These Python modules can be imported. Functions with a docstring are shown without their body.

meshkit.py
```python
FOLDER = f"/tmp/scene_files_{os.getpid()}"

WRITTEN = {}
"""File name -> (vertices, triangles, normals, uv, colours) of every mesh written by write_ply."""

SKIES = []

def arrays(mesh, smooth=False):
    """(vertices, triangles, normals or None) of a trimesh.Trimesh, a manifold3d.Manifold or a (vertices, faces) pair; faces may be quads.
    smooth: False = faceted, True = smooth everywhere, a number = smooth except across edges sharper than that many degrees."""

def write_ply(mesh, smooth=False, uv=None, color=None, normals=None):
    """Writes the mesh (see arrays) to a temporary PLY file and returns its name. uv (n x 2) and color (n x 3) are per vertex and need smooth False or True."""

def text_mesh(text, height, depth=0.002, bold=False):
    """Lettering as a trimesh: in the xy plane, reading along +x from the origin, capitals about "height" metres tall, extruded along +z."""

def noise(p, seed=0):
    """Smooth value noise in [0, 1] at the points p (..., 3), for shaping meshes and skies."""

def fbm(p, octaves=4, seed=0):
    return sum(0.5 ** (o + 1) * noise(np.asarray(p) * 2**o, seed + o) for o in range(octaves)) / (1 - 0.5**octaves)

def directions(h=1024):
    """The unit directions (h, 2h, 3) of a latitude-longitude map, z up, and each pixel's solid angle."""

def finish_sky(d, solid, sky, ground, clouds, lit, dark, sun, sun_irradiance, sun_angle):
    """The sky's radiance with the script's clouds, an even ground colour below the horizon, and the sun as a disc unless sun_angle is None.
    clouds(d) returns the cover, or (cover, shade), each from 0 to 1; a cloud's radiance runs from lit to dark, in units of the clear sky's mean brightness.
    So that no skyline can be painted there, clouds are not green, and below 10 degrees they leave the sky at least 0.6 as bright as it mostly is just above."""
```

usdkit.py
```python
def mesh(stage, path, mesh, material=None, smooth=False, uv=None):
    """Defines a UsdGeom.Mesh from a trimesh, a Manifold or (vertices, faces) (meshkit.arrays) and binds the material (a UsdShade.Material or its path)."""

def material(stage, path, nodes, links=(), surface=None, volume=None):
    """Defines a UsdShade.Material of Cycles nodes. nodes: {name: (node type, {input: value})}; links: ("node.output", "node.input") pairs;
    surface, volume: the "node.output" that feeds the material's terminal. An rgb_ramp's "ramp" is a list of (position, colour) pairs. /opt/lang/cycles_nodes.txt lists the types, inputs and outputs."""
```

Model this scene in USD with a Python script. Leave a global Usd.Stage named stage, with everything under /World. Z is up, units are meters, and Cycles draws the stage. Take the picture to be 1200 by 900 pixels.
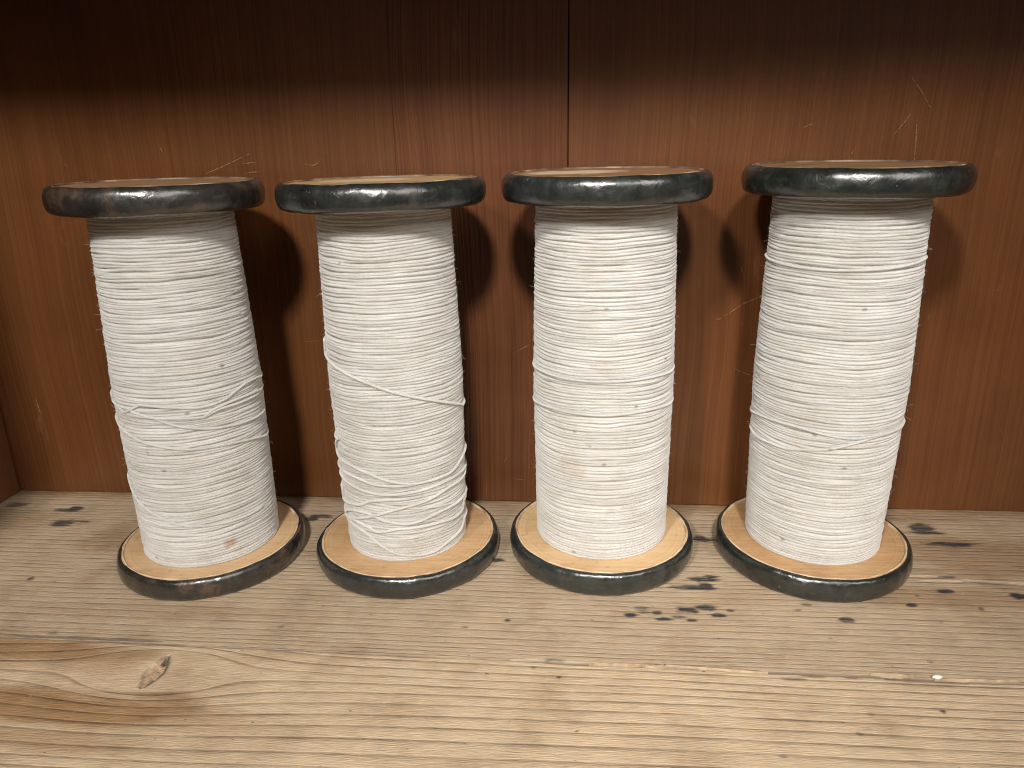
import math
import numpy as np
import trimesh
import usdkit
from meshkit import fbm, noise
from pxr import Usd, UsdGeom, UsdLux, UsdShade, Gf, Vt, Sdf

stage = Usd.Stage.CreateInMemory()
UsdGeom.SetStageUpAxis(stage, UsdGeom.Tokens.z)
UsdGeom.SetStageMetersPerUnit(stage, 1.0)
stage.SetDefaultPrim(UsdGeom.Xform.Define(stage, "/World").GetPrim())

# ------------------------------------------------------------------ camera (z up, metres; shelf top is z = 0)
CAM = np.array([0.0, 0.0, 0.19667])
FPX, PITCH, ROLL, YAW = 877.5, 0.3170, -0.0178, math.radians(4.9)


def ray(px, py):
    """Direction through a point of the 1200 x 900 photograph."""
    u, w = px - 600.0, py - 450.0
    cr, sr = math.cos(ROLL), math.sin(ROLL)
    u, w = u * cr + w * sr, -u * sr + w * cr
    x, z = u / FPX, -w / FPX
    cp, sp = math.cos(PITCH), math.sin(PITCH)
    a, b, c = x, cp + z * sp, -sp + z * cp
    cy, sy = math.cos(YAW), math.sin(YAW)
    return np.array([a * cy - b * sy, a * sy + b * cy, c])


WALL_Y = 0.3830


def on_floor(px, py):
    d = ray(px, py)
    return (CAM + d * (-CAM[2] / d[2]))[:2]


def on_wall(px, py):
    d = ray(px, py)
    return CAM + d * (WALL_Y / d[1])


fwd = ray(600, 450)
right = ray(600 + FPX, 450) - fwd
up = fwd - ray(600, 450 + FPX)
camera = UsdGeom.Camera.Define(stage, "/World/camera")
M = Gf.Matrix4d(*right, 0, *up, 0, *(-fwd), 0, *CAM, 1)
camera.AddTransformOp().Set(M)
camera.CreateHorizontalApertureAttr(36.0)
camera.CreateVerticalApertureAttr(27.0)
camera.CreateFocalLengthAttr(36.0 * FPX / 1200)
camera.CreateClippingRangeAttr(Gf.Vec2f(0.01, 50))
camera.CreateExposureAttr(0.0)

# ------------------------------------------------------------------ light: two ceiling spots in the room and dim room ambience
dome = UsdLux.DomeLight.Define(stage, "/World/room_ambience")
AMB = usdkit.material(stage, "/World/Looks/ambience", {"b": ("background_shader", {"color": (1.0, 0.82, 0.66), "strength": 0.11})}, surface="b.background")
UsdShade.MaterialBindingAPI.Apply(dome.GetPrim()).Bind(AMB)


def spot(name, pos, target, intensity, angle, soft, colour, radius=0.06):
    l = UsdLux.SphereLight.Define(stage, "/World/" + name)
    pos, target = np.array(pos), np.array(target)
    z = (pos - target) / np.linalg.norm(pos - target)
    x = np.cross([0, 0, 1.0], z); x /= np.linalg.norm(x)
    y = np.cross(z, x)
    l.AddTransformOp().Set(Gf.Matrix4d(*x, 0, *y, 0, *z, 0, *pos, 1))
    l.CreateRadiusAttr(radius)
    l.CreateNormalizeAttr(True)
    l.CreateIntensityAttr(intensity)
    l.CreateColorAttr(Gf.Vec3f(*colour))
    s = UsdLux.ShapingAPI.Apply(l.GetPrim())
    s.CreateShapingConeAngleAttr(angle)
    s.CreateShapingConeSoftnessAttr(soft)


WARM = (1.0, 0.952, 0.88)
spot("ceiling_spot", (0.02, -1.62, 1.59), (-0.22, 0.31, 0.07), 80.0, 10.5, 0.6, WARM, 0.12)
spot("ceiling_spot_001", (-0.76, -1.52, 1.42), (0.28, 0.29, 0.06), 57.0, 9.5, 0.8, WARM, 0.11)
fill = UsdLux.RectLight.Define(stage, "/World/room_lamp")
fz = np.array([1.5, -1.3, 1.6]) - np.array([-0.05, 0.33, 0.08]); fz /= np.linalg.norm(fz)
fx = np.cross([0, 0, 1.0], fz); fx /= np.linalg.norm(fx)
fill.AddTransformOp().Set(Gf.Matrix4d(*fx, 0, *np.cross(fz, fx), 0, *fz, 0, 1.5, -1.3, 1.6, 1))
fill.CreateWidthAttr(1.3); fill.CreateHeightAttr(0.9)
fill.CreateNormalizeAttr(True)
fill.CreateIntensityAttr(8.5)
fill.CreateColorAttr(Gf.Vec3f(1.0, 0.93, 0.86))


# ------------------------------------------------------------------ small helpers
def data(prim, **kw):
    for k, v in kw.items():
        prim.SetCustomDataByKey(k, v)
    return prim


COUNT = {}


def path_for(parent, name):
    k = f"{parent}/{name}"
    n = COUNT.get(k, 0)
    COUNT[k] = n + 1
    return k if n == 0 else f"{k}_{n:03d}"


def xform(name, parent="/World", **kw):
    x = UsdGeom.Xform.Define(stage, path_for(parent, name))
    data(x.GetPrim(), **kw)
    return x


def put(parent, name, mesh, mat, smooth=40, uv=None, prim=None, **kw):
    p = path_for(parent, name)
    m = usdkit.mesh(stage, p, mesh, mat, smooth=smooth, uv=uv)
    for k, v in (prim or {}).items():
        UsdGeom.PrimvarsAPI(m).CreatePrimvar(k, Sdf.ValueTypeNames.FloatArray, "vertex").Set(Vt.FloatArray.FromNumpy(np.asarray(v, np.float32)))
    data(m.GetPrim(), **kw)
    return p


def grid_faces(n, m, wrap_n=False, wrap_m=False):
    i, j = np.meshgrid(np.arange(n if wrap_n else n - 1), np.arange(m if wrap_m else m - 1), indexing="ij")
    a, b = (i + 1) % n, (j + 1) % m
    q = np.stack([i * m + j, a * m + j, a * m + b, i * m + b], -1).reshape(-1, 4)
    return np.vstack([q[:, [0, 1, 2]], q[:, [0, 2, 3]]])


def tube(p, rad, sides=7, caps=False):
    """Thread-like tube along the points p (n, 3): vertices, faces, uv (u = length in mm, v = turn)."""
    p = np.asarray(p, float)
    t = np.gradient(p, axis=0)
    t /= np.linalg.norm(t, axis=1, keepdims=True) + 1e-12
    a = np.cross(t, np.where(np.abs(t[:, 2:]) < 0.9, [0, 0, 1.0], [1.0, 0, 0]))
    a /= np.linalg.norm(a, axis=1, keepdims=True) + 1e-12
    b = np.cross(t, a)
    ang = np.linspace(0, 2 * np.pi, sides + 1)
    r = np.broadcast_to(rad, (len(p),))[:, None, None]
    v = p[:, None] + r * (np.cos(ang)[None, :, None] * a[:, None] + np.sin(ang)[None, :, None] * b[:, None])
    s = np.concatenate([[0], np.cumsum(np.linalg.norm(np.diff(p, axis=0), axis=1))]) * 1000
    uv = np.stack(np.broadcast_arrays(s[:, None], (ang / (2 * np.pi))[None]), -1)
    return v.reshape(-1, 3), grid_faces(len(p), sides + 1), uv.reshape(-1, 2)


def join(parts):
    V, F, U, n = [], [], [], 0
    for v, f, u in parts:
        V.append(v); F.append(f + n); U.append(u); n += len(v)
    return np.vstack(V), np.vstack(F), np.vstack(U)


def mat(name, nodes, links, surface="p.BSDF"):
    return usdkit.material(stage, "/World/Looks/" + name, nodes, links, surface=surface)


def rbox(x0, x1, y0, y1, z0, z1, r=0.001):
    import manifold3d as m3
    s = [m3.Manifold.sphere(r, 12).translate([x, y, z]) for x in (x0 + r, x1 - r) for y in (y0 + r, y1 - r) for z in (z0 + r, z1 - r)]
    return m3.Manifold.batch_hull(s)


# ------------------------------------------------------------------ materials
def plank_material(name, light, dark, pitch_contrast=1.0, seed=0.0):
    return mat(name, {
        "uv": ("texture_coordinate", {}),
        "g": ("geometry", {}),
        "s": ("separate_xyz", {}),
        "fr": ("math", {"math_type": "fraction"}),
        "ring": ("rgb_ramp", {"ramp": [(0, (0.20,) * 3), (0.06, (0.03,) * 3), (0.45, (0.0,) * 3), (0.68, (0.14,) * 3), (0.80, (0.45,) * 3), (0.90, (1.0,) * 3), (0.96, (0.9,) * 3), (1, (0.20,) * 3)]}),
        # broken up along the grain
        "mb": ("mapping", {"scale": (26, 130, 26), "location": (seed, 0, 0)}),
        "nb": ("noise_texture", {"scale": 1.0, "detail": 3, "roughness": 0.6}),
        "rb": ("map_range", {"from_min": 0.3, "from_max": 0.66, "to_min": 0.25 * pitch_contrast, "to_max": 1.0 * pitch_contrast, "clamp": True}),
        "ringb": ("math", {"math_type": "multiply", "use_clamp": True}),
        # fine fibre
        "mf": ("mapping", {"scale": (120, 2600, 120)}),
        "nf": ("noise_texture", {"scale": 1.0, "detail": 3, "roughness": 0.65}),
        "rf": ("map_range", {"from_min": 0.25, "from_max": 0.75, "to_min": 0.70, "to_max": 1.20, "clamp": True}),
        # mottle
        "nm": ("noise_texture", {"scale": 38, "detail": 5, "roughness": 0.62}),
        "rm": ("rgb_ramp", {"ramp": [(0.25, (0.74, 0.69, 0.64)), (0.5, (1.0, 0.99, 0.97)), (0.75, (1.12, 1.12, 1.10))]}),
        # pale scuffs across the grain
        "msc": ("mapping", {"scale": (420, 260, 1), "rotation": (0, 0, 0.5)}),
        "nsc": ("noise_texture", {"scale": 1.0, "detail": 2, "roughness": 0.5}),
        "rsc": ("rgb_ramp", {"ramp": [(0.66, (0,) * 3), (0.78, (0.24,) * 3), (1, (0.3,) * 3)]}),
        # dark specks
        "ms": ("mapping", {"scale": (260, 620, 1)}),
        "ns": ("noise_texture", {"scale": 1.0, "detail": 1}),
        "rs": ("rgb_ramp", {"ramp": [(0.755, (0,) * 3), (0.79, (0.7,) * 3)]}),
        "c1": ("mix", {"mix_type": "mix", "color1": light, "color2": dark}),
        "brown": ("attribute", {"attribute": "brown"}),
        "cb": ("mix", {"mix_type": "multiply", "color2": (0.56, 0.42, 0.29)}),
        "c2": ("mix", {"mix_type": "multiply", "fac": 1.0}),
        "c3": ("mix", {"mix_type": "multiply", "fac": 1.0}),
        "c4": ("mix", {"mix_type": "mix", "color2": (0.72, 0.58, 0.40)}),
        "c5": ("mix", {"mix_type": "mix", "color2": (0.07, 0.045, 0.03)}),
        "stain": ("attribute", {"attribute": "stain"}),
        "c6": ("mix", {"mix_type": "mix", "color2": (0.014, 0.019, 0.027)}),
        "hr": ("math", {"math_type": "multiply_add", "value2": -0.55, "value3": 0.0}),
        "hs": ("math", {"math_type": "multiply_add", "value2": 0.5}),
        "bump": ("bump", {"strength": 1.0, "distance": 0.0008}),
        "p": ("principled_bsdf", {"roughness": 0.62, "specular_ior_level": 0.35}),
    }, [("uv.UV", "s.vector"), ("s.y", "fr.value1"), ("fr.value", "ring.fac"), ("g.position", "mb.vector"), ("mb.vector", "nb.vector"), ("nb.fac", "rb.value"),
        ("ring.color", "ringb.value1"), ("rb.result", "ringb.value2"), ("g.position", "mf.vector"), ("mf.vector", "nf.vector"), ("nf.fac", "rf.value"),
        ("g.position", "nm.vector"), ("nm.fac", "rm.fac"), ("g.position", "msc.vector"), ("msc.vector", "nsc.vector"), ("nsc.fac", "rsc.fac"),
        ("g.position", "ms.vector"), ("ms.vector", "ns.vector"), ("ns.fac", "rs.fac"),
        ("ringb.value", "c1.fac"), ("c1.color", "cb.color1"), ("brown.fac", "cb.fac"), ("cb.color", "c2.color1"), ("rf.result", "c2.color2"), ("c2.color", "c3.color1"), ("rm.color", "c3.color2"),
        ("c3.color", "c4.color1"), ("rsc.color", "c4.fac"), ("c4.color", "c5.color1"), ("rs.color", "c5.fac"), ("c5.color", "c6.color1"), ("stain.fac", "c6.fac"), ("c6.color", "p.base_color"),
        ("ringb.value", "hr.value1"), ("nf.fac", "hs.value1"), ("hr.value", "hs.value3"), ("hs.value", "bump.height"), ("bump.normal", "p.normal")])


PLANK_BACK = plank_material("worn_pine_back", (0.49, 0.38, 0.266), (0.27, 0.205, 0.14), 0.72, 3.0)
PLANK_FRONT = plank_material("worn_pine_front", (0.595, 0.462, 0.318), (0.27, 0.195, 0.12), 0.9, 9.0)


def cedar(name, light, dark, rib, seed):
    return mat(name, {
        "g": ("geometry", {}),
        # slow waviness of the vertical grain
        "mw": ("mapping", {"scale": (3, 3, 7), "location": (seed, 0, 0)}),
        "nw": ("noise_texture", {"scale": 1.0, "detail": 2}),
        "sub": ("vector_math", {"math_type": "multiply_add", "vector2": (0.012, 0, 0)}),
        # fine ribs
        "m1": ("mapping", {"scale": (760, 40, 6)}),
        "n1": ("noise_texture", {"scale": 1.0, "detail": 3, "roughness": 0.6}),
        "r1": ("map_range", {"from_min": 0.3, "from_max": 0.7, "clamp": True}),
        "m2": ("mapping", {"scale": (150, 40, 2.0)}),
        "n2": ("noise_texture", {"scale": 1.0, "detail": 2}),
        "r2": ("map_range", {"from_min": 0.15, "from_max": 0.85, "clamp": True}),
        "mx": ("mix_float", {"fac": 0.42}),
        "col": ("mix", {"mix_type": "mix", "color1": dark, "color2": light}),
        "nm": ("noise_texture", {"scale": 14, "detail": 4, "roughness": 0.6}),
        "rm": ("rgb_ramp", {"ramp": [(0.25, (0.78, 0.74, 0.72)), (0.5, (1, 1, 1)), (0.75, (1.12, 1.14, 1.16))]}),
        "c2": ("mix", {"mix_type": "multiply", "fac": 1.0}),
        # pale scuffs
        "msc": ("mapping", {"scale": (95, 1, 30), "rotation": (0, 0.9, 0)}),
        "nsc": ("noise_texture", {"scale": 1.0, "detail": 4, "roughness": 0.7}),
        "rsc": ("rgb_ramp", {"ramp": [(0.64, (0,) * 3), (0.80, (0.14,) * 3)]}),
        "c3": ("mix", {"mix_type": "mix", "color2": (0.42, 0.26, 0.14)}),
        # little horizontal cross ripples
        "m3": ("mapping", {"scale": (90, 40, 420)}),
        "n3": ("noise_texture", {"scale": 1.0, "detail": 2}),
        "hh": ("math", {"math_type": "multiply_add", "value2": rib}),
        "h3": ("math", {"math_type": "multiply", "value2": 0.25}),
        "bump": ("bump", {"strength": 0.8, "distance": 0.0004}),
        "p": ("principled_bsdf", {"roughness": 0.33, "specular_ior_level": 0.5}),
    }, [("g.position", "mw.vector"), ("mw.vector", "nw.vector"), ("nw.color", "sub.vector1"), ("g.position", "sub.vector3"), ("sub.vector", "m1.vector"), ("m1.vector", "n1.vector"), ("n1.fac", "r1.value"),
        ("sub.vector", "m2.vector"), ("m2.vector", "n2.vector"), ("n2.fac", "r2.value"), ("r1.result", "mx.a"), ("r2.result", "mx.b"), ("mx.result", "col.fac"),
        ("g.position", "nm.vector"), ("nm.fac", "rm.fac"), ("col.color", "c2.color1"), ("rm.color", "c2.color2"),
        ("g.position", "msc.vector"), ("msc.vector", "nsc.vector"), ("nsc.fac", "rsc.fac"), ("c2.color", "c3.color1"), ("rsc.color", "c3.fac"), ("c3.color", "p.base_color"),
        ("g.position", "m3.vector"), ("m3.vector", "n3.vector"), ("n3.fac", "h3.value1"), ("r1.result", "hh.value1"), ("h3.value", "hh.value3"), ("hh.value", "bump.height"), ("bump.normal", "p.normal")])


CEDAR_A = cedar("red_cedar_smooth", (0.140, 0.052, 0.017), (0.088, 0.031, 0.009), 0.35, 1.0)
CEDAR_B = cedar("red_cedar_ribbed", (0.155, 0.058, 0.022), (0.082, 0.026, 0.010), 1.0, 5.0)
CEDAR_C = cedar("red_cedar_brown", (0.150, 0.056, 0.018), (0.092, 0.031, 0.009), 0.4, 8.0)
CEDAR_SIDE = cedar("cedar_side", (0.17, 0.07, 0.03), (0.10, 0.04, 0.016), 0.4, 12.0)
SCUFF = mat("scuff_pale", {"t": ("transparent_bsdf", {}), "d": ("diffuse_bsdf", {"color": (0.50, 0.32, 0.17)}), "n": ("noise_texture", {"scale": 700, "detail": 2}), "g": ("geometry", {}),
                           "r": ("map_range", {"from_min": 0.35, "from_max": 0.65, "to_min": 0.0, "to_max": 0.42, "clamp": True}), "m": ("mix_closure", {})},
            [("g.position", "n.vector"), ("n.fac", "r.value"), ("r.result", "m.fac"), ("t.BSDF", "m.closure1"), ("d.BSDF", "m.closure2")], "m.closure")


def yarn(name, stains):
    """stains: (object-space x, y, z, radius, strength) rust spots."""
    nodes = {
        "g": ("texture_coordinate", {}),
        "s": ("separate_xyz", {}),
        "tw": ("math", {"math_type": "multiply_add", "value2": 0.62}),
        "tv": ("math", {"math_type": "multiply", "value2": 2.0}),
        "fr": ("math", {"math_type": "pingpong", "value2": 1.0}),
        "n1": ("noise_texture", {"scale": 55, "detail": 4, "roughness": 0.6}),
        "r1": ("rgb_ramp", {"ramp": [(0.28, (0.67, 0.625, 0.56)), (0.5, (0.76, 0.73, 0.68)), (0.72, (0.82, 0.805, 0.77))]}),
        "mz": ("mapping", {"scale": (30, 30, 560)}),
        "n2": ("noise_texture", {"scale": 1.0, "detail": 2}),
        "r2": ("map_range", {"from_min": 0.3, "from_max": 0.7, "to_min": 0.86, "to_max": 1.05, "clamp": True}),
        "c1": ("mix", {"mix_type": "multiply", "fac": 1.0}),
        # flecks of seed husk and dirt
        "mv": ("mapping", {"scale": (150, 150, 260)}),
        "v": ("voronoi_texture", {"scale": 1.0, "randomness": 1.0}),
        "vs": ("separate_color", {}),
        "gate": ("math", {"math_type": "greater_than", "value2": 0.955}),
        "near": ("map_range", {"from_min": 0.10, "from_max": 0.24, "to_min": 0.75, "to_max": 0.0, "clamp": True}),
        "fl": ("math", {"math_type": "multiply"}),
        "c2": ("mix", {"mix_type": "mix", "color2": (0.20, 0.15, 0.11)}),
        # fuzz relief
        "n3": ("noise_texture", {"scale": 2600, "detail": 2}),
        "h": ("math", {"math_type": "multiply_add", "value2": 0.6}),
        "bump": ("bump", {"strength": 0.6, "distance": 0.00016}),
        "p": ("principled_bsdf", {"roughness": 0.88, "specular_ior_level": 0.25, "sheen_weight": 0.35, "sheen_roughness": 0.45, "diffuse_roughness": 0.4, "subsurface_weight": 0.6, "subsurface_scale": 0.0014, "subsurface_radius": (1.0, 0.85, 0.7)}),
    }
    links = [("g.UV", "s.vector"), ("s.x", "tw.value1"), ("s.y", "tv.value1"), ("tv.value", "tw.value3"), ("tw.value", "fr.value1"), ("g.object", "n1.vector"), ("n1.fac", "r1.fac"),
             ("g.object", "mz.vector"), ("mz.vector", "n2.vector"), ("n2.fac", "r2.value"), ("r1.color", "c1.color1"), ("r2.result", "c1.color2"),
             ("g.object", "mv.vector"), ("mv.vector", "v.vector"), ("v.color", "vs.color"), ("vs.r", "gate.value1"), ("v.distance", "near.value"), ("gate.value", "fl.value1"), ("near.result", "fl.value2"),
             ("c1.color", "c2.color1"), ("fl.value", "c2.fac"), ("g.object", "n3.vector"), ("fr.value", "h.value1"), ("n3.fac", "h.value3"), ("h.value", "bump.height"), ("bump.normal", "p.normal")]
    last = "c2.color"
    for k, (x, y, z, r, st, colour) in enumerate(stains):
        nodes[f"d{k}"] = ("vector_math", {"math_type": "subtract", "vector2": (x, y, z)})
        nodes[f"k{k}"] = ("vector_math", {"math_type": "multiply", "vector2": (1, 1, 1.5)})
        nodes[f"e{k}"] = ("vector_math", {"math_type": "length"})
        nodes[f"w{k}"] = ("noise_texture", {"scale": 420.0, "detail": 3})
        nodes[f"a{k}"] = ("math", {"math_type": "multiply_add", "value2": 1.4 * r, "value3": -0.7 * r})
        nodes[f"b{k}"] = ("math", {"math_type": "add"})
        nodes[f"f{k}"] = ("map_range", {"from_min": 0.35 * r, "from_max": r, "to_min": st, "to_max": 0.0, "clamp": True})
        nodes[f"c_{k}"] = ("mix", {"mix_type": "mix", "color2": colour})
        links += [("g.object", f"d{k}.vector1"), (f"d{k}.vector", f"k{k}.vector1"), (f"k{k}.vector", f"e{k}.vector1"), ("g.object", f"w{k}.vector"), (f"w{k}.fac", f"a{k}.value1"),
                  (f"e{k}.value", f"b{k}.value1"), (f"a{k}.value", f"b{k}.value2"), (f"b{k}.value", f"f{k}.value"), (f"f{k}.result", f"c_{k}.fac"), (last, f"c_{k}.color1")]
        last = f"c_{k}.color"
    return mat(name, nodes, links + [(last, "p.base_color")])


def rim_material(name, base, patch, seed, wear=0.0):
    base = tuple(0.8 * c for c in base)
    return mat(name, {
        "g": ("texture_coordinate", {}),
        "m": ("mapping", {"location": (seed, seed * 0.7, 0)}),
        "n1": ("noise_texture", {"scale": 120, "detail": 5, "roughness": 0.65}),
        "r1": ("rgb_ramp", {"ramp": [(0.3, tuple(0.55 * c for c in base)), (0.55, base), (0.72, tuple(1.7 * c for c in base))]}),
        "n2": ("noise_texture", {"scale": 60, "detail": 4, "roughness": 0.7}),
        "r2": ("rgb_ramp", {"ramp": [(0.60 - wear, (0,) * 3), (0.70 - wear, (0.75,) * 3)]}),
        "c": ("mix", {"mix_type": "mix", "color2": patch}),
        "n4": ("noise_texture", {"scale": 520, "detail": 2}),
        "r4": ("rgb_ramp", {"ramp": [(0.71, (0,) * 3), (0.79, (0.55,) * 3)]}),
        "c4": ("mix", {"mix_type": "mix", "color2": (0.20, 0.17, 0.14)}),
        "rr": ("map_range", {"from_min": 0.3, "from_max": 0.7, "to_min": 0.20, "to_max": 0.42, "clamp": True}),
        "n3": ("noise_texture", {"scale": 210, "detail": 3, "roughness": 0.5, "distortion": 0.6}),
        "bump": ("bump", {"strength": 0.5, "distance": 0.0008}),
        "p": ("principled_bsdf", {"specular_ior_level": 0.8, "coat_weight": 0.35, "coat_roughness": 0.22}),
    }, [("g.object", "m.vector"), ("m.vector", "n1.vector"), ("n1.fac", "r1.fac"), ("m.vector", "n2.vector"), ("n2.fac", "r2.fac"), ("r1.color", "c.color1"), ("r2.color", "c.fac"),
        ("m.vector", "n4.vector"), ("n4.fac", "r4.fac"), ("c.color", "c4.color1"), ("r4.color", "c4.fac"), ("c4.color", "p.base_color"), ("n1.fac", "rr.value"), ("rr.result", "p.roughness"), ("m.vector", "n3.vector"), ("n3.fac", "bump.height"), ("bump.normal", "p.normal")])


def disc_material(name, light, dark, seed, worn=None):
    """Turned wood end disc; worn: colour of a pale rubbed centre."""
    nodes = {
        "g": ("texture_coordinate", {}),
        "m": ("mapping", {"scale": (60, 700, 60), "rotation": (0, 0, 0.25 + seed), "location": (seed, 0, 0)}),
        "n1": ("noise_texture", {"scale": 1.0, "detail": 3, "roughness": 0.6}),
        "r1": ("map_range", {"from_min": 0.3, "from_max": 0.7, "clamp": True}),
        "c1": ("mix", {"mix_type": "mix", "color1": dark, "color2": light}),
        "n2": ("noise_texture", {"scale": 45, "detail": 4, "roughness": 0.6}),
        "r2": ("rgb_ramp", {"ramp": [(0.25, (0.80, 0.72, 0.62)), (0.5, (1, 1, 1)), (0.8, (1.08, 1.06, 1.02))]}),
        "c2": ("mix", {"mix_type": "multiply", "fac": 1.0}),
        "mr": ("vector_math", {"math_type": "multiply", "vector2": (1, 1, 0)}), "lr": ("vector_math", {"math_type": "length"}),
        "kr": ("math", {"math_type": "multiply", "value2": 900.0}), "nr": ("noise_texture", {"dimensions": "1D", "scale": 1.0, "detail": 2}),
        "rr": ("map_range", {"from_min": 0.3, "from_max": 0.7, "to_min": 0.94, "to_max": 1.03, "clamp": True}), "c3": ("mix", {"mix_type": "multiply", "fac": 1.0}),
        "n5": ("noise_texture", {"scale": 260, "detail": 3, "roughness": 0.7}), "r5": ("rgb_ramp", {"ramp": [(0.60, (0,) * 3), (0.75, (0.5,) * 3)]}), "c4": ("mix", {"mix_type": "mix", "color2": (0.22, 0.13, 0.07)}),
        "bump": ("bump", {"strength": 0.35, "distance": 0.0003}),
        "p": ("principled_bsdf", {"roughness": 0.5, "specular_ior_level": 0.4}),
    }
    links = [("g.object", "m.vector"), ("m.vector", "n1.vector"), ("n1.fac", "r1.value"), ("r1.result", "c1.fac"), ("g.object", "n2.vector"), ("n2.fac", "r2.fac"), ("c1.color", "c2.color1"), ("r2.color", "c2.color2"),
             ("n1.fac", "bump.height"), ("bump.normal", "p.normal")]
    links += [("g.object", "mr.vector1"), ("mr.vector", "lr.vector1"), ("lr.value", "kr.value1"), ("kr.value", "nr.w"), ("nr.fac", "rr.value"), ("c2.color", "c3.color1"), ("rr.result", "c3.color2"),
              ("g.object", "n5.vector"), ("n5.fac", "r5.fac"), ("c3.color", "c4.color1"), ("r5.color", "c4.fac")]
    last = "c4.color"
    if worn:
        nodes |= {"mw": ("mapping", {"scale": (40, 55, 0), "location": (seed * 0.2, 0, 0)}), "lw": ("vector_math", {"math_type": "length"}), "nw": ("noise_texture", {"scale": 130, "detail": 4}),
                  "aw": ("math", {"math_type": "add"}), "rw": ("map_range", {"from_min": 1.15, "from_max": 1.45, "to_min": 0.85, "to_max": 0.0, "clamp": True}), "cw": ("mix", {"mix_type": "mix", "color2": worn})}
        links += [("g.object", "mw.vector"), ("mw.vector", "lw.vector1"), ("g.object", "nw.vector"), ("lw.value", "aw.value1"), ("nw.fac", "aw.value2"), ("aw.value", "rw.value"), ("rw.result", "cw.fac"), (last, "cw.color1")]
        last = "cw.color"
    return mat(name, nodes, links + [(last, "p.base_color")])


# ------------------------------------------------------------------ the cupboard: shelf planks, back boards, sides, shelf above
SHELF = xform("shelf", kind="structure", label="worn pine shelf of two wide planks that the thread bobbins stand on", category="shelf").GetPath().pathString


def seam_y(x):
    return 0.2488 - 0.0106 * (x + 0.240)


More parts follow.
